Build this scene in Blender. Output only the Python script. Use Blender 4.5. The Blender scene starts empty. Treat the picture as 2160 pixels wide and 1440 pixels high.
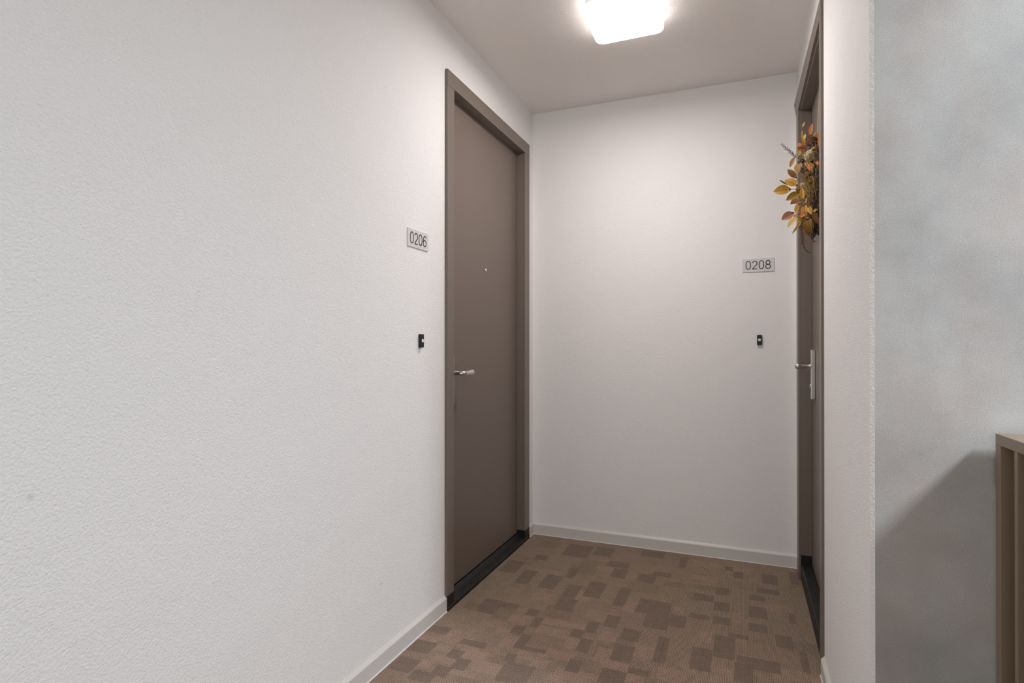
import bpy, bmesh, math, random
from mathutils import Vector, Matrix
random.seed(7)
PI = math.pi
C = bpy.context.scene.collection
SC = bpy.context.scene

# ------------------------------------------------------------------ camera
cam_d = bpy.data.cameras.new('camera')
cam = bpy.data.objects.new('camera', cam_d); C.objects.link(cam)
SC.camera = cam
R_ = Vector((0.927007, 0.375043, 0.000649)); U_ = Vector((0.000969, -0.004126, 0.999991)); F_ = Vector((-0.375042, 0.926998, 0.004188))
cam.matrix_world = Matrix(((R_.x, U_.x, -F_.x, 0), (R_.y, U_.y, -F_.y, 0), (R_.z, U_.z, -F_.z, 1.154), (0, 0, 0, 1)))
cam_d.sensor_width = 36.0
cam_d.lens = 1202.86 / 2160 * 36.0
cam_d.shift_y = 3.6 / 2160
cam_d.clip_start = 0.02

# ------------------------------------------------------------------ light and exposure
SC.view_settings.view_transform = 'Standard'
SC.view_settings.look = 'None'
SC.view_settings.gamma = 1.0
SC.view_settings.use_curve_mapping = False
SC.view_settings.exposure = 0.0
DAY = 0.03            # faint ambient light at the open far side of the landing
DAY_COL = (0.9, 0.96, 1.0, 1)
LAMP = 54.0            # alcove ceiling lamp, radiance of the diffuser
LAMP_COL = (1.0, 0.937, 0.92, 1)
STAIR_W = 89.0        # lamp on the stairwell ceiling, out of frame to the right
REAR_FILL_W = 48.0       # broad fill light added behind the camera, source unseen
w = bpy.data.worlds.new('world'); SC.world = w; w.use_nodes = True
w.node_tree.nodes['Background'].inputs[0].default_value = DAY_COL
w.node_tree.nodes['Background'].inputs[1].default_value = DAY
def area(name, loc, rot, sx, sy, power, col):
    d = bpy.data.lights.new(name, 'AREA'); d.shape = 'RECTANGLE'; d.size = sx; d.size_y = sy; d.energy = power; d.color = col
    o = bpy.data.objects.new(name, d); o.location = loc; o.rotation_euler = rot; C.objects.link(o); return o
area('stairwell_lamp', (1.86, 0.74, 2.54), (0, 0, 0), 0.36, 0.36, STAIR_W, (0.90, 0.98, 1.06))
area('rear_fill', (0.6, -2.95, 1.3), (PI / 2, 0, 0), 4.0, 2.2, REAR_FILL_W, (0.98, 1.0, 1.0))   # added fill for the alcove, standing in for daylight; no window is built

# ------------------------------------------------------------------ sizes of the place
XL, XR, YB, H = -1.202, 0.264, 3.308, 2.581
YS = 1.4828            # face of the stairwell wall
XC, YC = 0.2731, 1.4863   # chamfered wall corner

# ------------------------------------------------------------------ materials
def mat(name, col, rough=0.5, metal=0.0, spec=0.5):
    m = bpy.data.materials.new(name); m.use_nodes = True
    b = m.node_tree.nodes['Principled BSDF']
    b.inputs['Base Color'].default_value = (*col, 1); b.inputs['Roughness'].default_value = rough
    b.inputs['Metallic'].default_value = metal; b.inputs['Specular IOR Level'].default_value = spec
    return m
class N:
    """short hand for node building"""
    def __init__(s, m): s.t = m.node_tree; s.b = s.t.nodes['Principled BSDF']
    def n(s, typ, **kw):
        x = s.t.nodes.new(typ)
        for k, v in kw.items(): setattr(x, k, v)
        return x
    def l(s, a, b): s.t.links.new(a, b)
    def val(s, inp, v):
        if hasattr(v, 'is_linked') or hasattr(v, 'links'): s.l(v, inp)
        else: inp.default_value = v
    def math(s, op, a, b=0.0, c=None):
        x = s.n('ShaderNodeMath', operation=op); s.val(x.inputs[0], a); s.val(x.inputs[1], b)
        if c is not None: s.val(x.inputs[2], c)
        return x.outputs[0]
    def noise(s, vec, scale, detail=2.0, rough=0.5):
        x = s.n('ShaderNodeTexNoise'); x.inputs['Scale'].default_value = scale; x.inputs['Detail'].default_value = detail
        x.inputs['Roughness'].default_value = rough; s.l(vec, x.inputs['Vector']); return x.outputs['Fac']
    def ramp(s, fac, p0, c0, p1, c1):
        x = s.n('ShaderNodeValToRGB'); e = x.color_ramp.elements
        e[0].position, e[0].color = p0, c0; e[1].position, e[1].color = p1, c1
        s.l(fac, x.inputs[0]); return x.outputs[0]
    def mix(s, fac, a, b, mode='MIX'):
        x = s.n('ShaderNodeMix', data_type='RGBA', blend_type=mode); s.val(x.inputs[0], fac); s.val(x.inputs[6], a); s.val(x.inputs[7], b); return x.outputs[2]
    def obj(s): return s.n('ShaderNodeTexCoord').outputs['Object']
    def scale(s, vec, v):
        x = s.n('ShaderNodeVectorMath', operation='MULTIPLY'); s.l(vec, x.inputs[0]); x.inputs[1].default_value = v; return x.outputs[0]
    def bump(s, h, strength, dist):
        x = s.n('ShaderNodeBump'); x.inputs['Strength'].default_value = strength; x.inputs['Distance'].default_value = dist
        s.l(h, x.inputs['Height']); s.l(x.outputs[0], s.b.inputs['Normal'])

def stucco(name, col, spots=()):
    m = mat(name, col, 0.75, spec=0.25); k = N(m); o = k.obj()
    fine = k.noise(o, 185, 3.0, 0.5); broad = k.noise(o, 9, 2.0)
    h = k.math('ADD', fine, k.math('MULTIPLY', broad, 0.8))
    k.bump(h, 0.8, 0.0030)
    c = k.mix(k.math('MULTIPLY', broad, 0.06), (*col, 1), (col[0] * .8, col[1] * .8, col[2] * .8, 1))
    for (p, r, a, st) in spots:     # small scuffs on the paint
        sub = k.n('ShaderNodeVectorMath', operation='SUBTRACT'); k.l(o, sub.inputs[0]); sub.inputs[1].default_value = p
        sc = k.n('ShaderNodeVectorMath', operation='MULTIPLY'); k.l(sub.outputs[0], sc.inputs[0]); sc.inputs[1].default_value = st
        ln = k.n('ShaderNodeVectorMath', operation='LENGTH'); k.l(sc.outputs[0], ln.inputs[0])
        f = k.math('MULTIPLY', k.math('SUBTRACT', 1.0, k.math('MINIMUM', k.math('DIVIDE', ln.outputs['Value'], r), 1.0)), a)
        c = k.mix(f, c, (.25, .25, .25, 1))
    k.l(c, k.b.inputs['Base Color'])
    return m
M = {}
WALL = (0.915, 0.893, 0.880)
M['wall'] = stucco('white_plaster', WALL)
M['wall_left'] = stucco('white_plaster_scuffed', WALL, (((XL, .635, .878), .009, .30, (1, 1, 1)), ((XL, .709, .575), .008, .10, (1, 1, 1)), ((XL, 1.722, .300), .010, .9, (1, 1, 4))))
M['ceiling'] = stucco('ceiling_plaster', (0.95, 0.915, 0.88))
m = mat('grey_concrete_paint', (.4, .4, .4), 0.7, spec=0.3); k = N(m); o = k.obj()
big = k.noise(o, 3.2, 4.0, 0.6); fine = k.noise(o, 460, 2.0)
c = k.ramp(big, .30, (.435, .43, .42, 1), .70, (.63, .615, .595, 1))
tint = k.noise(k.scale(o, (1.0, 1.0, 0.7)), 4.7, 3.0)
c = k.mix(k.ramp(tint, .42, (0, 0, 0, 1), .62, (1, 1, 1, 1)), c, (.99, .92, .90, 1), 'MULTIPLY')
c = k.mix(k.ramp(fine, .34, (1, 1, 1, 1), .66, (0, 0, 0, 1)), c, (.80, .80, .80, 1), 'MULTIPLY')
k.l(c, k.b.inputs['Base Color']); k.bump(k.noise(o, 420, 2.0), .25, .0008); M['concrete'] = m
M['skirting'] = mat('skirting_paint', (.70, .67, .64), .42)
M['sealant'] = mat('white_sealant', (.92, .90, .88), .5)
m = mat('taupe_lacquer', (.185, .142, .118), .42); k = N(m); o = k.obj(); k.bump(k.noise(k.scale(o, (1, 1, .2)), 220, 2.0), .06, .001); M['door'] = m
M['door_frame'] = mat('taupe_frame_lacquer', (.190, .155, .128), .38)
M['black'] = mat('black_plinth', (.006, .006, .006), .5)
m = mat('dark_stone', (.022, .023, .022), .55); k = N(m); o = k.obj()
k.l(k.ramp(k.noise(o, 38, 5.0, .7), .45, (.006, .006, .006, 1), .85, (.034, .035, .032, 1)), k.b.inputs['Base Color']); k.bump(k.noise(o, 160, 3), .25, .002); M['stone'] = m
M['steel'] = mat('brushed_steel', (.66, .63, .59), .30, 1.0)
M['chrome'] = mat('chrome', (.9, .89, .87), .34, 1.0)
m = mat('plate_aluminium', (.70, .69, .68), .45, .05); k = N(m); k.bump(k.noise(k.scale(k.obj(), (1, 1, 18)), 60, 2), .05, .001); M['plate'] = m
M['ink'] = mat('black_print', (.012, .010, .010), .6)
M['bell_black'] = mat('black_plastic', (.010, .009, .008), .55)
M['bell_white'] = mat('white_button', (.80, .81, .82), .35)
M['rail'] = mat('brown_rail_lacquer', (.275, .205, .140), .42)
M['lamp_base'] = mat('lamp_base_white', (.75, .74, .72), .5)
m = mat('lamp_diffuser', (.9, .9, .9), .4); b = m.node_tree.nodes['Principled BSDF']
b.inputs['Emission Color'].default_value = LAMP_COL; b.inputs['Emission Strength'].default_value = LAMP; M['diffuser'] = m
m = mat('lamp_rim', (.85, .84, .82), .4); b = m.node_tree.nodes['Principled BSDF']     # the opal rim glows far less than the lit face
b.inputs['Emission Color'].default_value = LAMP_COL; b.inputs['Emission Strength'].default_value = 5.6; M['lamp_rim'] = m
# carpet: print comes from face colours, pile and loop rows from nodes
m = mat('loop_carpet', (.1, .08, .07), .95, spec=0.05); k = N(m); o = k.obj()
at = k.n('ShaderNodeAttribute', attribute_name='print'); rib = at.outputs['Alpha']
wv = k.n('ShaderNodeTexWave', wave_type='BANDS', bands_direction='X', wave_profile='SIN'); wv.inputs['Scale'].default_value = 58
wv.inputs['Distortion'].default_value = 3.4; wv.inputs['Detail'].default_value = 2.0; wv.inputs['Detail Scale'].default_value = 3.0; k.l(o, wv.inputs['Vector'])
loops = k.noise(k.scale(o, (1, .45, 1)), 420, 2.0, .6); blot = k.noise(o, 26, 3.0)
ridge = k.math('MULTIPLY', k.math('SUBTRACT', wv.outputs['Fac'], .5), k.math('MULTIPLY', rib, .62))
speck = k.math('MULTIPLY', k.math('SUBTRACT', loops, .5), 2.6)
f = k.math('ADD', k.math('ADD', 1.0, ridge), k.math('ADD', speck, k.math('MULTIPLY', k.math('SUBTRACT', blot, .5), .35)))
f = k.math('MAXIMUM', f, .25)
vm = k.n('ShaderNodeVectorMath', operation='SCALE'); k.l(at.outputs['Color'], vm.inputs[0]); k.l(f, vm.inputs['Scale'])
k.l(vm.outputs[0], k.b.inputs['Base Color'])
k.bump(k.math('ADD', k.math('MULTIPLY', wv.outputs['Fac'], rib), loops), .5, .0025); M['carpet'] = m
M['slab'] = mat('floor_slab', (.09, .07, .06), .9)
# leaves: colour from the object, a darker midrib and side veins from the leaf's own UVs
m = mat('silk_leaf', (.5, .3, .1), .55, spec=0.3); k = N(m)
oi = k.n('ShaderNodeObjectInfo'); uv = k.n('ShaderNodeTexCoord').outputs['UV']
sx = k.n('ShaderNodeSeparateXYZ'); k.l(uv, sx.inputs[0])
du = k.math('ABSOLUTE', k.math('SUBTRACT', sx.outputs[0], .5))
midrib = k.math('LESS_THAN', du, .035)
v = k.math('SUBTRACT', sx.outputs[1], k.math('MULTIPLY', du, .55))
side = k.math('LESS_THAN', k.math('FRACT', k.math('MULTIPLY', v, 6.0)), .16)
side = k.math('MULTIPLY', side, k.math('LESS_THAN', du, .30))
vein = k.math('MAXIMUM', midrib, k.math('MULTIPLY', side, .55))
blot = k.noise(k.obj(), 55, 2.0)
c = k.mix(k.math('MULTIPLY', blot, .6), oi.outputs['Color'], (.30, .13, .02, 1))
c = k.mix(k.math('MULTIPLY', vein, .75), c, (.20, .05, .012, 1))
k.l(c, k.b.inputs['Base Color']); M['leaf'] = m
M['twig'] = mat('grapevine_twig', (.050, .030, .016), .85)
M['grass'] = mat('dried_grass', (.40, .25, .07), .8)
M['fern'] = mat('dark_purple_fern', (.055, .028, .032), .8)
M['plume'] = mat('russet_plume', (.17, .075, .04), .85)
M['flower'] = mat('dusty_brown_flower', (.20, .095, .055), .8)
M['cone'] = mat('cream_cone', (.68, .56, .38), .75)
M['pod'] = mat('grey_brown_pod', (.16, .13, .12), .7)
M['hanger'] = mat('gold_hanger', (.62, .45, .22), .45, .3)

# ------------------------------------------------------------------ helpers
def tag(o, label=None, cat=None, group=None, kind=None):
    if label: o['label'] = label
    if cat: o['category'] = cat
    if group: o['group'] = group
    if kind: o['kind'] = kind
    return o
def empty(name, loc):
    o = bpy.data.objects.new(name, None); o.location = loc; o.empty_display_size = .05; C.objects.link(o); return o
def root_loc(o):
    v = Vector(o.location)
    while o.parent: o = o.parent; v += Vector(o.location)
    return v
def link(name, bm, material, parent=None, smooth=False):
    """link a bmesh given in place coordinates as one mesh object"""
    if parent is not None: bmesh.ops.translate(bm, vec=-root_loc(parent), verts=bm.verts)
    bmesh.ops.recalc_face_normals(bm, faces=bm.faces)
    me = bpy.data.meshes.new(name); bm.to_mesh(me); bm.free()
    if smooth: me.polygons.foreach_set('use_smooth', [True] * len(me.polygons))
    me.materials.append(material)
    o = bpy.data.objects.new(name, me); C.objects.link(o)
    if parent is not None: o.parent = parent
    return o
def box(bm, a, b, bev=0.0):
    lo = [min(a[i], b[i]) for i in range(3)]; hi = [max(a[i], b[i]) for i in range(3)]
    r = bmesh.ops.create_cube(bm, size=1.0)
    for v in r['verts']:
        for i in range(3): v.co[i] = lo[i] + (v.co[i] + .5) * (hi[i] - lo[i])
    if bev:
        es = list({e for v in r['verts'] for e in v.link_edges})
        bmesh.ops.bevel(bm, geom=es, offset=bev, segments=2, affect='EDGES', profile=.5)
def prism(bm, pts, axis, a, b):
    """extrude a polygon of 2-D points along an axis ('x','y','z')"""
    def P(p, t): return {'x': (t, p[0], p[1]), 'y': (p[0], t, p[1]), 'z': (p[0], p[1], t)}[axis]
    A = [bm.verts.new(P(p, a)) for p in pts]; B = [bm.verts.new(P(p, b)) for p in pts]
    n = len(pts)
    bm.faces.new(A); bm.faces.new(B[::-1])
    for i in range(n): bm.faces.new((A[i], A[(i + 1) % n], B[(i + 1) % n], B[i]))
def tube(bm, path, rad, n=12, cap=True):
    path = [Vector(p) for p in path]
    if not hasattr(rad, '__len__'): rad = [rad] * len(path)
    t0 = (path[1] - path[0]).normalized()
    nrm = t0.orthogonal().normalized(); rings = []
    for i, p in enumerate(path):
        t = (path[min(i + 1, len(path) - 1)] - path[max(i - 1, 0)]).normalized()
        nrm = (nrm - t * nrm.dot(t)).normalized(); bn = t.cross(nrm)
        rings.append([bm.verts.new(p + (nrm * math.cos(2 * PI * j / n) + bn * math.sin(2 * PI * j / n)) * rad[i]) for j in range(n)])
    for a, b in zip(rings, rings[1:]):
        for j in range(n): bm.faces.new((a[j], a[(j + 1) % n], b[(j + 1) % n], b[j]))
    if cap: bm.faces.new(rings[0][::-1]); bm.faces.new(rings[-1])
def dome_path(path, rad, end_r, steps=5):
    """append a rounded end to a tube path"""
    p, q = Vector(path[-2]), Vector(path[-1]); d = (q - p).normalized()
    P, Rr = list(path), list(rad)
    for i in range(1, steps + 1):
        a = i / steps * PI / 2 * .97
        P.append(q + d * end_r * math.sin(a)); Rr.append(end_r * math.cos(a))
    return P, Rr
def disc_stack(bm, c, axis, prof, n=24):
    """lathe: prof is [(distance along axis, radius)...]"""
    ax = Vector(axis).normalized(); u = ax.orthogonal().normalized(); v = ax.cross(u); c = Vector(c); rings = []
    for h, r in prof: rings.append([bm.verts.new(c + ax * h + (u * math.cos(2 * PI * j / n) + v * math.sin(2 * PI * j / n)) * r) for j in range(n)])
    for a, b in zip(rings, rings[1:]):
        for j in range(n): bm.faces.new((a[j], a[(j + 1) % n], b[(j + 1) % n], b[j]))
    bm.faces.new(rings[0][::-1]); bm.faces.new(rings[-1])

# ------------------------------------------------------------------ woven print of the carpet and the leaves seen on the wreath
LEAVES = [
    ((0.268,2.74,2.051),(0.275,2.724,2.101),0.017,'orange'),
    ((0.244,2.8,2.112),(0.254,2.803,2.139),0.009,'tan'),
    ((0.246,2.8,2.048),(0.242,2.792,2.1),0.008,'gold'),
    ((0.251,2.78,2.05),(0.254,2.786,2.081),0.011,'pale'),
    ((0.302,2.66,1.998),(0.276,2.668,2.039),0.032,'olive'),
    ((0.262,2.78,2.009),(0.217,2.754,2.009),0.018,'redor'),
    ((0.244,2.62,1.946),(0.277,2.591,1.962),0.008,'tan'),
    ((0.215,2.8,1.989),(0.195,2.82,1.949),0.017,'tan'),
    ((0.232,2.76,1.953),(0.221,2.746,1.898),0.033,'goldbr'),
    ((0.253,2.62,1.909),(0.262,2.604,1.862),0.023,'orange'),
    ((0.247,2.64,1.899),(0.265,2.67,1.866),0.013,'rust'),
    ((0.215,2.72,1.871),(0.179,2.718,1.913),0.024,'brown'),
    ((0.219,2.7,1.832),(0.169,2.72,1.871),0.033,'gold'),
    ((0.187,2.76,1.855),(0.149,2.759,1.882),0.007,'thin'),
    ((0.254,2.6,1.842),(0.289,2.608,1.809),0.027,'rust'),
    ((0.245,2.6,1.906),(0.286,2.579,1.851),0.009,'gold'),
    ((0.246,2.84,2.044),(0.229,2.848,2.061),0.014,'orange'),
    ((0.245,2.8,2.009),(0.225,2.822,2.001),0.02,'gold'),
    ((0.253,2.76,2.017),(0.242,2.761,2.053),0.016,'gold'),
    ((0.236,2.72,1.981),(0.248,2.734,1.948),0.009,'pale'),
    ((0.271,2.68,1.989),(0.278,2.69,2.01),0.013,'rust'),
    ((0.245,2.68,1.928),(0.254,2.654,1.894),0.013,'pale'),
    ((0.24,2.74,1.919),(0.248,2.756,1.894),0.02,'brown'),
    ((0.194,2.7,1.821),(0.123,2.706,1.821),0.04,'gold'),
    ((0.227,2.68,1.8),(0.17,2.668,1.769),0.032,'olive'),
    ((0.237,2.74,1.778),(0.19,2.712,1.762),0.036,'pink'),
    ((0.224,2.68,1.754),(0.207,2.702,1.72),0.021,'bright'),
    ((0.206,2.72,1.726),(0.155,2.718,1.698),0.033,'pinkbr'),
    ((0.223,2.7,1.706),(0.178,2.713,1.662),0.028,'pale'),
    ((0.235,2.66,1.683),(0.194,2.683,1.626),0.011,'olive'),
    ((0.251,2.66,1.692),(0.266,2.673,1.626),0.043,'goldbr'),
    ((0.232,2.66,1.759),(0.231,2.685,1.824),0.018,'gold'),
    ((0.24,2.68,1.751),(0.244,2.674,1.693),0.026,'bright'),
    ((0.245,2.66,1.708),(0.223,2.678,1.696),0.021,'orange'),
    ((0.263,2.58,1.7),(0.284,2.577,1.638),0.023,'dark'),
    ((0.259,2.74,1.657),(0.263,2.766,1.63),0.02,'gold'),
    ((0.226,2.7,1.71),(0.2,2.723,1.698),0.024,'pink'),
    ((0.253,2.63,1.73),(0.263,2.606,1.687),0.019,'gold'),
    ((0.22,2.74,1.843),(0.226,2.718,1.807),0.02,'olive'),
]
COLS = {'orange': (0.62, 0.19, 0.045), 'tan': (0.6, 0.33, 0.11), 'gold': (0.50, 0.275, 0.025), 'olive': (0.33, 0.22, 0.02), 'redor': (0.58, 0.075, 0.012), 'rust': (0.24, 0.075, 0.018), 'brown': (0.24, 0.125, 0.035), 'cream': (0.72, 0.55, 0.28), 'pink': (0.58, 0.3, 0.17), 'pinkbr': (0.42, 0.19, 0.12), 'pale': (0.66, 0.47, 0.15), 'bright': (0.8, 0.4, 0.08), 'dark': (0.1, 0.052, 0.015), 'goldbr': (0.33, 0.19, 0.04), 'thin': (0.2, 0.12, 0.05)}
DARK = [(-0.436,2.501,-0.291,2.643),(-0.386,2.379,-0.287,2.506),(-0.12,2.647,-0.055,2.74),(0.024,2.639,0.096,2.75),(0.021,2.506,0.092,2.581),(-0.119,2.519,-0.048,2.589),(-0.285,2.427,-0.221,2.535),(-0.215,2.535,-0.129,2.581),(-0.452,2.247,-0.381,2.337),(-0.457,2.089,-0.382,2.208),(-0.308,2.132,-0.265,2.326),(-0.105,2.251,-0.029,2.424),(-0.18,2.135,-0.106,2.295),(-0.023,2.214,0.125,2.295),(-0.029,2.115,0.033,2.241),(0.118,2.413,0.177,2.516),(-0.466,1.933,-0.381,2.022),(-0.21,2.722,-0.123,2.793),(0.028,2.815,0.094,2.874),(-0.537,2.323,-0.48,2.431),(-0.541,2.524,-0.493,2.651),(0.197,2.264,0.221,2.406),(0.181,2.636,0.205,2.737),(-0.054,2.425,0.02,2.461),(-0.38,2.025,-0.31,2.06),(-0.775,2.392,-0.692,2.515),(-1.086,2.272,-1.029,2.372),(-1.038,2.322,-0.921,2.372),(-0.869,2.295,-0.82,2.358),(-0.816,2.205,-0.779,2.293),(-0.871,2.125,-0.825,2.199),(-0.818,2.03,-0.778,2.141),(-1.188,2.014,-1.1,2.07),(-1.025,1.976,-0.916,2.018),(-1.186,1.862,-1.093,1.945),(-1.026,1.873,-0.969,1.936),(-0.976,1.816,-0.921,1.889),(-1.18,1.729,-1.092,1.817),(-1.022,1.756,-0.963,1.819),(-1.081,1.703,-0.996,1.765),(-0.799,1.807,-0.687,1.932),(-0.818,1.931,-0.781,1.985),(-0.64,2.192,-0.592,2.256),(-0.59,2.095,-0.544,2.195),(-0.591,1.953,-0.54,2.033),(-0.598,2.25,-0.55,2.344),(-0.782,2.031,-0.689,2.055),(-0.931,3.023,-0.79,3.215),(-0.772,3.092,-0.671,3.228),(-1.05,2.908,-0.985,2.985),(-1.164,2.688,-1.073,2.854),(-1.038,2.585,-0.969,2.758),(-0.914,2.578,-0.831,2.744),(-0.825,2.74,-0.782,2.874),(-0.778,2.517,-0.715,2.669),(-0.687,2.566,-0.609,2.74),(-0.541,2.557,-0.489,2.723),(-0.618,2.829,-0.544,2.951),(-0.488,2.822,-0.401,2.929),(-0.421,2.929,-0.333,2.984),(-0.663,2.959,-0.552,3.043),(-0.525,3.178,-0.402,3.271),(-0.316,3.085,-0.278,3.245),(-0.042,3.047,0.003,3.135),(-0.086,3.127,-0.047,3.197),(0.086,3.032,0.159,3.159),(-0.118,2.819,-0.06,2.905),(0.06,2.91,0.158,2.967),(0.217,3.076,0.268,3.236),(-1.081,2.244,-0.994,2.38)]
RED = [(-0.487,2.491,-0.44,2.59),(-0.283,2.553,-0.235,2.617),(-0.041,2.559,-0.003,2.66),(-0.53,2.211,-0.462,2.29),(-0.384,2.137,-0.31,2.225),(-0.512,2.056,-0.452,2.158),(-0.474,2.027,-0.382,2.078),(-0.212,2.13,-0.187,2.182),(-0.299,2.023,-0.184,2.106),(-0.16,2.34,-0.113,2.436),(-0.096,2.092,-0.033,2.181),(0.202,2.202,0.248,2.243),(-0.377,1.971,-0.315,2.018),(-0.028,2.388,0.014,2.431),(-0.9,2.447,-0.818,2.53),(-0.92,2.218,-0.825,2.288),(-1.017,2.145,-0.898,2.194),(-0.93,2.089,-0.857,2.152),(-0.875,2.014,-0.817,2.108),(-0.779,2.248,-0.584,2.306),(-0.782,2.166,-0.648,2.23),(-0.64,2.104,-0.589,2.18),(-1.101,1.9,-1.014,1.94),(-1.182,1.936,-1.101,1.988),(-0.983,1.902,-0.926,1.974),(-1.096,1.783,-1.048,1.828),(-0.902,1.83,-0.802,1.902),(-0.783,1.968,-0.687,2.023),(-0.716,1.933,-0.656,1.992),(-0.619,1.888,-0.467,1.97),(-0.693,2.013,-0.578,2.075)]

# ------------------------------------------------------------------ the setting
def struct(name, bm, m, label, cat, parent=None, smooth=False):
    o = link(name, bm, m, parent, smooth); return tag(o, label, cat, kind='structure')
def wall_with_opening(x0, x1, ya, yb, yo0, yo1, zo, pts_near=None):
    bm = bmesh.new()
    if pts_near: prism(bm, pts_near, 'z', 0, H)
    else: box(bm, (x0, ya, 0), (x1, yo0, H))
    box(bm, (x0, yo1, 0), (x1, yb, H)); box(bm, (x0, yo0, zo), (x1, yo1, H))
    return bm
struct('wall_left', wall_with_opening(XL, XL - .12, -3, YB, 2.203, 3.206, 2.348), M['wall_left'], 'long white textured plaster wall on the left with plate 0206', 'wall')
bm = bmesh.new(); box(bm, (XL - .12, YB, 0), (XR + .14, YB + .12, H))
struct('wall_back', bm, M['wall'], 'white textured end wall of the alcove carrying plate 0208', 'wall')
bm = wall_with_opening(XR, XR + .12, 0, YB, 2.272, 3.208, 2.372, [(XR, 2.272), (XR, YC), (XC, YS), (XC, YS + .12), (XR + .12, YS + .12), (XR + .12, 2.272)])
struct('wall_right', bm, M['wall'], 'narrow white wall with a chamfered corner beside the wreath door', 'wall')
bm = bmesh.new(); box(bm, (XC, YS, 0), (3.0, YS + .12, H))
struct('wall_stairwell', bm, M['concrete'], 'mottled grey concrete look wall at the far right', 'wall')
bm = bmesh.new(); box(bm, (XL - .12, -3, H), (3.0, YB + .12, H + .1))
struct('ceiling', bm, M['ceiling'], 'off-white plaster ceiling above the alcove', 'ceiling')
bm = bmesh.new(); box(bm, (XL - .12, -3, -.15), (3.0, YB + .12, -.006))
floor = struct('floor', bm, M['slab'], 'floor laid with brown patterned carpet tiles', 'floor')

# carpet tiles, each cut into flat patches of its woven print
BASE = (.300, .226, .168); DK = (.216, .161, .127); RD = (.352, .243, .192)
patches = [(r, RD, .9) for r in RED] + [(r, DK, .1) for r in DARK]
rr = random.Random(11)
for i in range(150):        # the same kind of print where the photograph does not reach
    x, y = rr.uniform(-1.2, .5), rr.uniform(-2.9, 1.72); a, b = rr.uniform(.05, .13), rr.uniform(.05, .12)
    patches.append(((x, y, x + a, min(y + b, 1.74)), DK if rr.random() < .55 else RD, .1 if rr.random() < .55 else .9))
tones = []
for i in range(330):        # faint lighter and darker fields between the strong ones
    x, y = rr.uniform(-1.2, .5), rr.uniform(-2.9, 3.3); a, b = rr.uniform(.05, .16), rr.uniform(.03, .12); f = rr.choice((.88, .92, 1.06, 1.09))
    tones.append(((x, y, x + a, y + b), (BASE[0] * f * (1.04 if f > 1 else 1), BASE[1] * f, BASE[2] * f), 1.0))
patches = tones + patches
xs_t = [XL, -.786, -.286, .214, .268]; ys_t = [-2.96 + .5 * i for i in range(13)] + [YB]
def carpet_tile(x0, y0, x1, y1):
    g = .00025
    x0 += g; y0 += g; x1 -= g; y1 -= g
    loc = [p for p in patches if p[0][0] < x1 and p[0][2] > x0 and p[0][1] < y1 and p[0][3] > y0]
    xs = sorted({x0, x1} | {q for p in loc for q in (p[0][0], p[0][2]) if x0 < q < x1})
    ys = sorted({y0, y1} | {q for p in loc for q in (p[0][1], p[0][3]) if y0 < q < y1})
    verts, faces, cols = [], [], []
    for y in ys:
        for x in xs: verts.append((x, y, 0))
    nx = len(xs)
    base = tuple(c * rr.uniform(.97, 1.03) for c in BASE)
    for j in range(len(ys) - 1):
        for i in range(nx - 1):
            cx, cy = (xs[i] + xs[i + 1]) / 2, (ys[j] + ys[j + 1]) / 2; col, rb = base, 1.0
            for (r, c, s) in loc:
                if r[0] < cx < r[2] and r[1] < cy < r[3]: col, rb = c, s
            faces.append((j * nx + i, j * nx + i + 1, (j + 1) * nx + i + 1, (j + 1) * nx + i)); cols.append((*col, rb))
    n0 = len(verts); verts += [(x0, y0, -.006), (x1, y0, -.006), (x1, y1, -.006), (x0, y1, -.006)]
    cor = (0, nx - 1, len(ys) * nx - 1, (len(ys) - 1) * nx)
    for q in range(4):
        # skirt under the edge, one quad a side
        faces.append((cor[(q + 1) % 4], cor[q], n0 + q, n0 + (q + 1) % 4)); cols.append((*[c * .8 for c in base], 0))
    me = bpy.data.meshes.new('carpet_tile'); me.from_pydata(verts, [], faces)
    ca = me.color_attributes.new('print', 'FLOAT_COLOR', 'CORNER')
    for p in me.polygons:
        for li in p.loop_indices: ca.data[li].color = cols[p.index]
    me.materials.append(M['carpet'])
    o = bpy.data.objects.new('carpet_tile', me); C.objects.link(o); o.parent = floor
for j in range(len(ys_t) - 1):
    for i in range(len(xs_t) - 1):
        x1 = xs_t[i + 1]
        if i == len(xs_t) - 2 and ys_t[j + 1] < 1.5: x1 = .46
        y1 = ys_t[j + 1]
        if i == len(xs_t) - 2 and ys_t[j] < YS < y1 : x1 = .264
        carpet_tile(xs_t[i], ys_t[j], x1, y1)

# skirting boards: bevelled board with a thin bead of sealant at its foot
def skirting(name, runs, label):
    bm = bmesh.new(); bs = bmesh.new()
    T, Z, ZT = .012, .058, .071
    for (kind, x, a, b) in runs:
        if kind == 'L': prism(bm, [(x, .0), (x + T, .0), (x + T, Z), (x + T - .002, Z + .003), (x, ZT)], 'y', a, b); box(bs, (x + T, a, -.004), (x + T + .0025, b, .0035))
        if kind == 'R': prism(bm, [(x, .0), (x, ZT), (x - T + .002, Z + .003), (x - T, Z), (x - T, .0)], 'y', a, b); box(bs, (x - T - .0025, a, -.004), (x - T, b, .0035))
        if kind == 'B': prism(bm, [(x, .0), (x, ZT), (x - T + .002, Z + .003), (x - T, Z), (x - T, .0)], 'x', a, b); box(bs, (a, x - T - .0025, -.004), (b, x - T, .0035))
    o = struct(name, bm, M['skirting'], label, 'baseboard')
    link('sealant_bead', bs, M['sealant'], o)
skirting('baseboard_left', [('L', XL, -3, 2.191), ('L', XL, 3.219, YB)], 'pale grey bevelled skirting board along the left wall')
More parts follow.
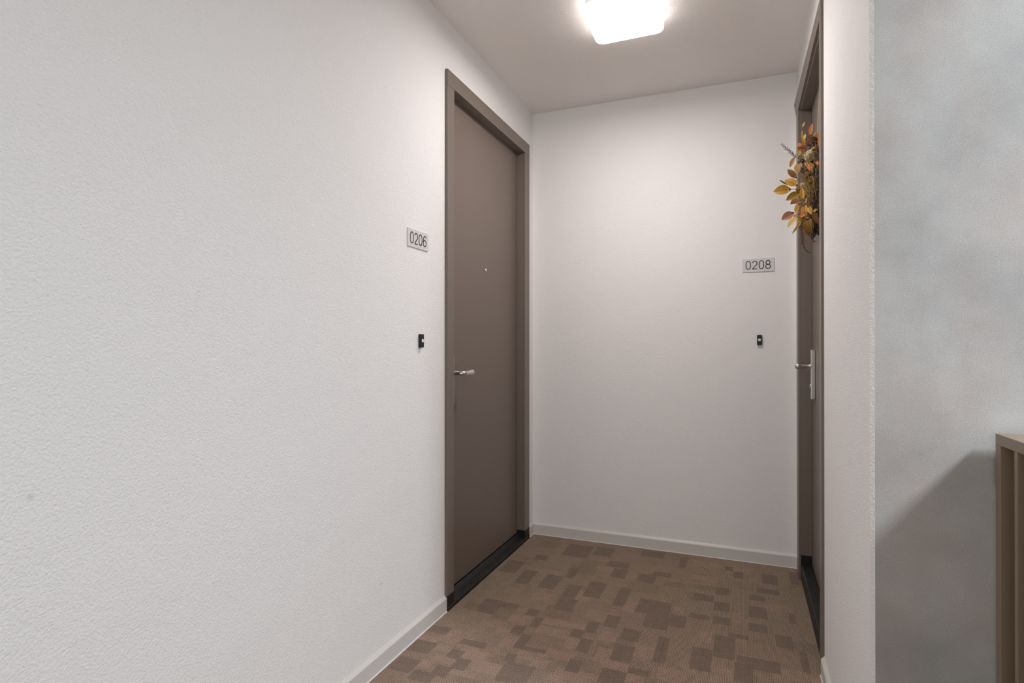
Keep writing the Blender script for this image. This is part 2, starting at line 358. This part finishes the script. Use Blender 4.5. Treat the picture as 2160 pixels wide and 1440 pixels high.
skirting('baseboard_back', [('B', YB, XL + .012, XR)], 'pale grey bevelled skirting board along the end wall')
skirting('baseboard_right', [('R', XR, YC, 2.260)], 'short skirting board on the narrow wall beside the wreath door')

# ------------------------------------------------------------------ doors
def door(name, X, s, label, proud, ncas, fcas, hz, iy, iz, step, leaf_w, leaf_z0, z_handle, plate_z, hy, hdir, sill_pts, feet, viewer=None, head_top=0.0, foot_on_casing=True):
    def P(w, y, z): return (X + s * w, y, z)
    root = empty(name, (X, (ncas[0] + fcas[1]) / 2, 0)); tag(root, label, 'door', kind='structure')
    zf = feet[1]
    def post(c, inner, side):
        top = hz[1] if (side < 0 and head_top) else hz[0] - .0006     # one door has its near post running through to the top
        bm = bmesh.new(); z0 = zf if foot_on_casing else .002
        if not foot_on_casing and side < 0: z0 = .03
        box(bm, P(-proud, c[0], z0), P(step, c[1], top), .0006)
        a, b = (c[0] + .012, inner) if side < 0 else (inner, c[1] - .012)
        box(bm, P(step, a, zf), P(leaf_w - .0006, b, iz - .0006), .0003)
        a2, b2 = (c[0] + .012, inner - .018) if side < 0 else (inner + .018, c[1] - .012)
        box(bm, P(leaf_w - .0006, a2, 0), P(.115, b2, iz))
        link('frame_post', bm, M['door_frame'], root)
        bm = bmesh.new()
        if foot_on_casing: box(bm, P(-proud - .0008, c[0], 0), P(step, c[1], zf - .0003), .0008)
        box(bm, P(step, a, 0), P(leaf_w - .0006, b + (.0006 if side < 0 else 0), zf - .0003), .0008)
        tag(link('plinth_block', bm, M['black'], root), 'black foot of the door frame')
    post(ncas, iy[0], -1); post(fcas, iy[1], 1)
    bm = bmesh.new()
    pf = proud + head_top
    ya = ncas[1] + .0004 if head_top else ncas[0]       # the head leans out a little at its far end on one door
    vs = [bm.verts.new(P(*q)) for q in ((-proud, ya, hz[0]), (-proud, ya, hz[1]), (step, ya, hz[1]), (step, ya, hz[0]), (-proud, fcas[1], hz[0]), (-pf, fcas[1], hz[1]), (step, fcas[1], hz[1]), (step, fcas[1], hz[0]))]
    for q in ((0, 1, 2, 3), (4, 5, 6, 7), (0, 1, 5, 4), (1, 2, 6, 5), (2, 3, 7, 6), (3, 0, 4, 7)): bm.faces.new([vs[i] for i in q])
    box(bm, P(step, ncas[0] + .012, iz), P(leaf_w - .0006, fcas[1] - .012, hz[1] - .012))
    box(bm, P(leaf_w - .0006, ncas[0] + .012, iz + .018), P(.115, fcas[1] - .012, hz[1] - .012))
    link('frame_head', bm, M['door_frame'], root)
    bm = bmesh.new(); box(bm, P(leaf_w, iy[0] - .013, leaf_z0), P(leaf_w + .040, iy[1] + .013, iz + .012), .0015)
    link('door_leaf', bm, M['door'], root)
    bm = bmesh.new(); prism(bm, [(X + s * a, z) for a, z in sill_pts], 'y', ncas[0] + .003 if foot_on_casing else ncas[1], fcas[1] - .003 if foot_on_casing else fcas[0] - .001)
    link('threshold', bm, M['stone'], root)
    # handle: long plate, keyhole cover, lever with a bulbous end
    pz0, pz1 = plate_z; pw = .0222
    bm = bmesh.new(); box(bm, P(leaf_w - .018, hy - pw, pz0), P(leaf_w, hy + pw, pz1), .003); pl = link('handle_plate', bm, M['steel'], root)
    bm = bmesh.new(); disc_stack(bm, P(leaf_w - .018, hy, pz0 + .06), (-s, 0, 0), [(0, .013), (.003, .0125), (.004, .010)], 20); link('keyhole_cover', bm, M['steel'], pl, True)
    out = leaf_w - .077
    pth = [P(leaf_w - .008, hy, z_handle), P(out + .016, hy, z_handle), P(out + .008, hy + hdir * .0022, z_handle), P(out + .002, hy + hdir * .008, z_handle), P(out, hy + hdir * .016, z_handle),
           P(out, hy + hdir * .034, z_handle), P(out, hy + hdir * .056, z_handle + .0015), P(out, hy + hdir * .076, z_handle + .002)]
    rad = [.0105, .0105, .0108, .0105, .0098, .0104, .0132, .0150]
    pth, rad = dome_path(pth, rad, .0150, 6)
    bm = bmesh.new(); tube(bm, pth, rad, 18); link('lever_handle', bm, M['steel'], root, True)
    bm = bmesh.new(); disc_stack(bm, P(leaf_w - .018, hy, z_handle), (-s, 0, 0), [(0, .0145), (.003, .0143), (.0045, .0125)], 24); link('handle_collar', bm, M['steel'], root, True)
    if viewer:
        bm = bmesh.new(); disc_stack(bm, P(leaf_w, viewer[0], viewer[1]), (-s, 0, 0), [(0, .0095), (.002, .0095), (.0045, .0072), (.0050, .0056), (.0022, .0048)], 22)
        pv = link('door_viewer', bm, M['chrome'], root, True); tag(pv, 'chrome peephole')
        bm = bmesh.new(); disc_stack(bm, P(leaf_w - .0006, viewer[0], viewer[1]), (-s, 0, 0), [(0, .0044), (.001, .003), (.0015, .001)], 16); link('lens', bm, M['black'], pv, True)
    return root
door('door_1', XL, -1, 'taupe flush door with a chrome peephole in the left wall, closed', .013, (2.191, 2.253), (3.1435, 3.218), (2.293, 2.360), (2.253, 3.1435), 2.293, 0.0, .0388, .046,
     1.029, (.891, 1.107), 2.299, 1, [(-.016, 0), (-.016, .015), (-.0135, .0175), (.020, .026), (.0383, .040), (.115, .040), (.115, 0)], (0, .066), (2.701, 1.5457))
door('door_2', XR, 1, 'taupe door with the autumn wreath in the right wall, closed', .009, (2.261, 2.309), (3.150, 3.245), (2.323, 2.386), (2.313, 3.135), 2.311, .002, .0495, .083,
     1.057, (.903, 1.136), 3.006, -1, [(.0025, 0), (.0025, .069), (.007, .075), (.0485, .077), (.115, .077), (.115, 0)], (0, .126), None, .0107, False)

# ------------------------------------------------------------------ number plates
def digit_strokes(ch):
    """centre lines of a light sans numeral in a box 1 wide and 1 high"""
    def ell(cx, cy, rx, ry, a0, a1, n=28, p=1.0):
        o = []
        for i in range(n + 1):
            a = math.radians(a0 + (a1 - a0) * i / n); c_, s_ = math.cos(a), math.sin(a)
            o.append((cx + rx * math.copysign(abs(c_) ** p, c_), cy + ry * math.copysign(abs(s_) ** p, s_)))
        return o
    if ch == '0': return [(ell(.5, .5, .42, .465, 0, 360, 40, .86), True)]
    if ch == '8': return [(ell(.5, .735, .36, .23, 0, 360, 32, .95), True), (ell(.5, .27, .42, .235, 0, 360, 32, .95), True)]
    if ch == '2': return [(ell(.5, .70, .40, .265, 172, -38, 24) + [(.62, .40), (.30, .20), (.14, .10), (.10, .035), (.93, .035)], False)]
    if ch == '6': return [(ell(.51, .31, .41, .275, 0, 360, 32, .95), True), ([(.88, .80), (.82, .89), (.72, .945), (.56, .965), (.38, .93), (.24, .83), (.15, .67), (.105, .50), (.10, .33)], False)]
def ribbon(bm, pts, wd, closed, th, f):
    n = len(pts)
    if closed: pts = pts[:-1]; n -= 1
    V = []
    for i in range(n):
        p = Vector(pts[i])
        a = Vector(pts[(i - 1) % n]) if (closed or i > 0) else p; b = Vector(pts[(i + 1) % n]) if (closed or i < n - 1) else p
        d1 = (p - a).normalized() if (p - a).length > 1e-9 else (b - p).normalized(); d2 = (b - p).normalized() if (b - p).length > 1e-9 else d1
        t = (d1 + d2).normalized(); nn = Vector((-t.y, t.x)); k_ = wd / 2 / max(.45, nn.dot(Vector((-d1.y, d1.x))))
        V.append([bm.verts.new(f(q.x, q.y, h)) for h in (0, th) for q in (p + nn * k_, p - nn * k_)])
    for i in range(n if closed else n - 1):
        A, B = V[i], V[(i + 1) % n]
        for (q, r) in ((0, 1), (1, 3), (3, 2), (2, 0)): bm.faces.new((A[q], A[r], B[r], B[q]))
    if not closed:
        for A in (V[0], V[-1]): bm.faces.new((A[0], A[1], A[3], A[2]))
def number_plate(text, f, label, loc):
    """f(u, v, h): across, up, out from the wall"""
    Wd, Hd, T = .1555, .0712, .0042
    root = empty('number_plate', loc); tag(root, label, 'sign')
    bm = bmesh.new(); vs = [bm.verts.new(f(u, v, h)) for h in (0, T) for (u, v) in ((0, 0), (Wd, 0), (Wd, Hd), (0, Hd))]
    for q in ((0, 1, 2, 3), (4, 5, 6, 7), (0, 1, 5, 4), (1, 2, 6, 5), (2, 3, 7, 6), (3, 0, 4, 7)): bm.faces.new([vs[i] for i in q])
    bmesh.ops.recalc_face_normals(bm, faces=bm.faces)
    bmesh.ops.bevel(bm, geom=[e for e in bm.edges], offset=.0007, segments=2, affect='EDGES')
    link('plate', bm, M['plate'], root)
    for i, ch in enumerate(text):
        u0, v0, w_, h_ = .0152 + .0322 * i, .0142, .0272, .0455
        bm = bmesh.new()
        for pts, closed in digit_strokes(ch):
            ribbon(bm, [(u0 + a * w_, v0 + b * h_) for a, b in pts], .0041, closed, .0005, lambda u, v, h: f(u, v, T + .0001 + h))
        tag(link('digit', bm, M['ink'], root), 'black printed %s' % ch)
    return root
number_plate('0206', lambda u, v, h: (XL + h, 1.888 + u, 1.5395 + v), 'silver number plate reading 0206 on the left wall', (XL, 1.966, 1.5395))
number_plate('0208', lambda u, v, h: (-.0008 + u, YB - h, 1.5475 + v), 'silver number plate reading 0208 on the end wall', (.077, YB, 1.5475))

# ------------------------------------------------------------------ door bells
def bell(c, nrm, along, label):
    c, nrm, along = Vector(c), Vector(nrm), Vector(along); up = Vector((0, 0, 1)); T = .013; hw, hh = .0118, .0268
    root = empty('doorbell', c); tag(root, label, 'doorbell')
    bm = bmesh.new(); vs = []
    for h, k_ in ((0, 1), (T, 1)):
        for (a, b) in ((-1, -1), (1, -1), (1, 1), (-1, 1)): vs.append(bm.verts.new(c + along * a * hw + up * b * hh + nrm * h))
    for q in ((0, 1, 2, 3), (4, 5, 6, 7), (0, 1, 5, 4), (1, 2, 6, 5), (2, 3, 7, 6), (3, 0, 4, 7)): bm.faces.new([vs[i] for i in q])
    bmesh.ops.recalc_face_normals(bm, faces=bm.faces)
    bmesh.ops.bevel(bm, geom=[e for e in bm.edges], offset=.0016, segments=3, affect='EDGES'); link('housing', bm, M['bell_black'], root)
    bm = bmesh.new(); disc_stack(bm, c + nrm * T, nrm, [(-.002, .0074), (.0010, .0074), (.0022, .0066), (.0026, .004)], 24)
    tag(link('button', bm, M['bell_white'], root, True), 'round white push button')
bell((XL, 1.984, 1.1727), (1, 0, 0), (0, 1, 0), 'small black doorbell on the left wall below plate 0206')
bell((.0826, YB, 1.1845), (0, -1, 0), (1, 0, 0), 'small black doorbell on the end wall below plate 0208')

# ------------------------------------------------------------------ ceiling lamp
lx, ly, a_, zb = -.465, 2.412, .151, 2.523
lamp = empty('ceiling_light', (lx, ly, H)); tag(lamp, 'lit square white ceiling lamp with rounded corners', 'lamp')
def rounded_sq(half, r, n=7):
    o = []
    for q, (sx, sy) in enumerate(((1, 1), (-1, 1), (-1, -1), (1, -1))):
        for i in range(n + 1):
            a = math.radians(90 * q + 90 * i / n); o.append((lx + sx * (half - r) + r * math.cos(a), ly + sy * (half - r) + r * math.sin(a)))
    return o
bm = bmesh.new(); prism(bm, rounded_sq(a_ - .012, .034), 'z', zb + .026, H); link('base_plate', bm, M['lamp_base'], lamp)
bm = bmesh.new(); rings = []
for half, r, z in ((a_ - .003, .036, zb + .026), (a_, .038, zb + .023), (a_, .038, zb + .012), (a_ - .0035, .036, zb + .0035), (a_ - .012, .030, zb)):
    rings.append([bm.verts.new((x, y, z)) for x, y in rounded_sq(half, r)])
for A, B in zip(rings, rings[1:]):
    n = len(A)
    for i in range(n): bm.faces.new((A[i], A[(i + 1) % n], B[(i + 1) % n], B[i]))
bm.faces.new(rings[0]); f_ = bm.faces.new(rings[-1])
for f in bm.faces: f.material_index = 0 if f is f_ else 1
dif = link('diffuser', bm, M['diffuser'], lamp); dif.data.materials.append(M['lamp_rim'])

# ------------------------------------------------------------------ balustrade on the stairwell side
bx, ye, y0, zt = .4825, 1.4635, .36, .974
bal = empty('stair_balustrade', (bx + .04, .9, 0)); tag(bal, 'brown lacquered stair balustrade with a flat cap against the grey wall', 'balustrade')
bm = bmesh.new(); box(bm, (bx, y0, zt - .022), (bx + .085, ye, zt), .001); link('cap_rail', bm, M['rail'], bal)
bm = bmesh.new(); box(bm, (bx + .042, y0, .03), (bx + .050, ye - .001, zt - .022)); link('infill_panel', bm, M['rail'], bal)
bm = bmesh.new(); box(bm, (bx, y0, 0), (bx + .085, ye, .03), .001); link('bottom_rail', bm, M['rail'], bal)
for y in (ye - .024, y0):
    bm = bmesh.new(); box(bm, (bx, y, .03), (bx + .042, y + .024, zt - .022), .0008); link('end_post', bm, M['rail'], bal)
y = 1.3625; src = None
while y > y0 + .05:
    if src is None:
        bm = bmesh.new(); box(bm, (bx, y, .03), (bx + .042, y + .0135, zt - .022), .0006); src = link('baluster', bm, M['rail'], bal)
        ys0 = y
    else:
        c = src.copy(); C.objects.link(c); c.parent = bal; c.location.y = y - ys0
    y -= .0765

# ------------------------------------------------------------------ autumn wreath on the right door
wy, wz, wx = 2.71, 1.815, .272
wr = empty('autumn_wreath', (XR + .049, wy, wz)); tag(wr, 'autumn wreath of gold, orange and brown leaves hanging on the right door', 'wreath')
rw = random.Random(5)
bm = bmesh.new()        # twisted vine ring
for i in range(95):
    r0 = .165 + rw.uniform(-.035, .035); ph = rw.uniform(0, 2 * PI); tw = rw.uniform(0, 2 * PI); arc = rw.uniform(1.2, 2.6); rt = rw.uniform(.012, .034); path = []
    for q in range(16):
        a = ph + arc * q / 15; b_ = tw + a * 3.2
        rr_ = r0 + rt * math.cos(b_); path.append((wx + .014 + rt * .7 * math.sin(b_), wy + rr_ * math.cos(a), wz + rr_ * math.sin(a)))
    tube(bm, path, rw.uniform(.0010, .0024), 4)
tag(link('vine_ring', bm, M['twig'], wr), 'dark brown woven vine ring', kind='stuff')
bm = bmesh.new()        # dried grass tufts
for i in range(240):
    a = rw.uniform(-.9, .9) if i % 3 else rw.uniform(PI - .7, PI + .5)
    rr_ = rw.uniform(.11, .20); p = Vector((wx - rw.uniform(-.005, .03), wy + rr_ * math.cos(a) * .9 - .03, wz + rr_ * math.sin(a)))
    d = Vector((rw.uniform(-.75, .1), rw.uniform(-.4, .3), rw.uniform(-1.1, -.2) if i % 4 else rw.uniform(.3, .9))).normalized(); L_ = rw.uniform(.022, .056)
    tube(bm, [p, p + d * L_ * .5 + Vector((0, 0, .003)), p + d * L_], [.0009, .0008, .0003], 3)
tag(link('grass_tuft', bm, M['grass'], wr), 'straw coloured dried grass', kind='stuff')
leaf_mesh = bpy.data.meshes.new('leaf')
def make_leaf_mesh(me):
    bm = bmesh.new(); uvl = bm.loops.layers.uv.new('UVMap'); rows = []
    prof = [0, .42, .78, .97, 1.0, .93, .74, .44, 0]
    n = len(prof) - 1
    for i, wv_ in enumerate(prof):
        t = i / n; h = .10 * math.sin(t * PI) - .05 * t * t
        rows.append([(bm.verts.new((sx * .5 * wv_, t, h + (.13 * abs(sx) * wv_))), .5 + .5 * sx * wv_, t) for sx in ((-1, -.5, 0, .5, 1) if wv_ else (0,))])
    for A, B in zip(rows, rows[1:]):
        if len(A) == 1: qs = [(A[0], B[j], B[j + 1]) for j in range(4)]
        elif len(B) == 1: qs = [(A[j], A[j + 1], B[0]) for j in range(4)]
        else: qs = [(A[j], A[j + 1], B[j + 1], B[j]) for j in range(4)]
        for q in qs:
            f_ = bm.faces.new([v[0] for v in q])
            for lp, v in zip(f_.loops, q): lp[uvl].uv = (v[1], v[2])
    st = [(bm.verts.new(v), .5, 0.0) for v in ((-.022, -.34, -.10), (.022, -.34, -.10), (.035, .03, .02), (-.035, .03, .02))]     # short stalk
    f_ = bm.faces.new([v[0] for v in st])
    for lp, v in zip(f_.loops, st): lp[uvl].uv = (.5, 0)
    bm.to_mesh(me); bm.free(); me.polygons.foreach_set('use_smooth', [True] * len(me.polygons)); me.materials.append(M['leaf'])
make_leaf_mesh(leaf_mesh)
WORDS = dict(orange='orange leaf', tan='tan leaf', gold='golden yellow leaf', olive='olive gold leaf', redor='red-orange leaf', rust='rust brown leaf', brown='brown leaf', pink='pale pink leaf',
             pinkbr='dusty pink leaf', pale='pale yellow leaf', bright='bright amber leaf', dark='dark brown leaf', goldbr='golden brown leaf', thin='slim brown leaf')
def leaf(base, tip, width, col, face, roll=0.0):
    b_, t_ = Vector(base), Vector(tip); yv = t_ - b_; L_ = yv.length; yn = yv.normalized()
    nz = Vector(face); nz = nz - yn * nz.dot(yn)
    nz.normalize(); nz.rotate(Matrix.Rotation(roll, 3, yn)); xn = yn.cross(nz)
    o = bpy.data.objects.new('leaf', leaf_mesh); C.objects.link(o); o.parent = wr
    mw = Matrix((( xn.x * width, yn.x * L_, nz.x * width, b_.x), (xn.y * width, yn.y * L_, nz.y * width, b_.y), (xn.z * width, yn.z * L_, nz.z * width, b_.z), (0, 0, 0, 1)))
    mw.translation -= Vector(wr.location); o.matrix_local = mw
    o.color = (*COLS[col], 1); o['label'] = WORDS[col]
for (b_, t_, wd, col) in LEAVES: leaf(b_, t_, wd * 1.06, col, (-.42, -.88, .12), rw.uniform(-.35, .35))
names = ['gold', 'olive', 'goldbr', 'rust', 'orange', 'brown', 'pale', 'pinkbr', 'gold', 'brown']
for i in range(46):     # the rest of the ring
    a = 2 * PI * i / 46 + rw.uniform(-.1, .1)
    rr_ = rw.uniform(.14, .20); near = math.cos(a) < .35
    if math.sin(a) < -.72: continue        # the plume hangs free at the bottom
    p = Vector((wx + (.018 if near else .004), wy + rr_ * math.cos(a), wz + rr_ * math.sin(a)))
    d = Vector((rw.uniform(-.25, .0) if near else rw.uniform(-.6, -.1), math.cos(a + rw.uniform(-.9, .9)), math.sin(a + rw.uniform(-.9, .9)))).normalized()
    leaf(p, p + d * rw.uniform(.04, .062), rw.uniform(.018, .03), rw.choice(names), (-.7, -.6, .3), rw.uniform(-.6, .6))
# fern sprig, plume, flower head, cone, pods, hanger
def sprig(name, path, m, nl, ll, label, spread=.9, rad=.0011):
    bm = bmesh.new(); P_ = [Vector(p) for p in path]; tube(bm, P_, [rad] * (len(P_) - 1) + [rad * .4], 5)
    for i in range(nl):
        t = (i + .6) / nl * (len(P_) - 1); q = min(int(t), len(P_) - 2); fr = t - q; p = P_[q].lerp(P_[q + 1], fr); d = (P_[q + 1] - P_[q]).normalized()
        n1 = d.cross(Vector((-.4, -.9, .1))).normalized()
        for sd in (-1, 1):
            e = (d + n1 * sd * spread * rw.uniform(.7, 1.2) + Vector((rw.uniform(-.3, .3),) * 3) * .5).normalized(); L_ = ll * (1.1 - .55 * i / nl) * rw.uniform(.8, 1.15)
            tube(bm, [p, p + e * L_ * .55 + d * L_ * .06, p + e * L_ + d * L_ * .12], [rad * .9, rad * 1.15, rad * .3], 4)
    return tag(link(name, bm, m, wr), label)
sprig('fern_sprig', [(.222, 2.80, 1.982), (.204, 2.80, 2.004), (.184, 2.80, 2.026), (.164, 2.80, 2.048)], M['fern'], 9, .020, 'dark purple fern sprig', .62)
sprig('fern_sprig', [(.255, 2.70, 1.735), (.240, 2.71, 1.70), (.226, 2.72, 1.66)], M['fern'], 6, .014, 'dark purple fern sprig', .6)
sprig('plume', [(.240, 2.76, 1.715), (.240, 2.76, 1.672), (.240, 2.76, 1.632), (.241, 2.76, 1.598)], M['plume'], 20, .026, 'russet drooping plume', .42, .0010)
sprig('twig', [(.241, 2.76, 1.610), (.244, 2.76, 1.588), (.249, 2.76, 1.573), (.260, 2.76, 1.560), (.272, 2.76, 1.554)], M['fern'], 5, .006, 'thin dark twig hanging below the leaves', .5, .0016)
sprig('plume', [(.262, 2.83, 1.76), (.250, 2.84, 1.72), (.243, 2.85, 1.68)], M['plume'], 12, .02, 'russet plume', .4)
def cluster(name, c, r, n, m, label, sz, ell=(1, 1, 1)):
    bm = bmesh.new(); c = Vector(c)
    for i in range(n):
        ph = i * 2.399963; z_ = 1 - 2 * (i + .5) / n; rho = math.sqrt(1 - z_ * z_)
        d = Vector((rho * math.cos(ph), rho * math.sin(ph), z_)); p = c + Vector((d.x * r * ell[0], d.y * r * ell[1], d.z * r * ell[2])) * rw.uniform(.82, 1.0)
        u = d.orthogonal().normalized(); u.rotate(Matrix.Rotation(rw.uniform(0, 6), 3, d)); v = d.cross(u); k_ = sz * rw.uniform(.7, 1.2)
        vs = [bm.verts.new(p + u * k_ * a + v * k_ * b + d * h) for a, b, h in ((-.5, 0, 0), (0, -.6, k_ * .25), (.6, 0, k_ * .45), (0, .6, k_ * .25))]
        bm.faces.new(vs)
        e = bm.verts.new(p - d * k_ * .8)
        for q in range(4): bm.faces.new((vs[q], vs[(q + 1) % 4], e))
    return tag(link(name, bm, m, wr), label)
cluster('flower_head', (.262, 2.64, 1.998), .021, 260, M['flower'], 'dusty brown flower head', .0042)
cluster('cone', (.2535, 2.60, 1.926), .019, 170, M['cone'], 'cream flaked cone', .0052, (1, 1, 1.15))
cluster('cone', (.236, 2.70, 1.835), .010, 34, M['cone'], 'cream flaked cone', .006)
for p, r_ in (((.236, 2.77, 1.957), .013), ((.246, 2.72, 1.911), .015)):
    cluster('seed_pod', p, r_, 46, M['pod'], 'grey-brown seed pod', .007)
bm = bmesh.new()
prism(bm, [(.3035, 2.30), (.3120, 2.30), (.3120, 2.299), (.3045, 2.299), (.2930, 2.03), (.2918, 2.03)], 'y', wy - .009, wy + .009)
link('hanger', bm, M['hanger'], wr)
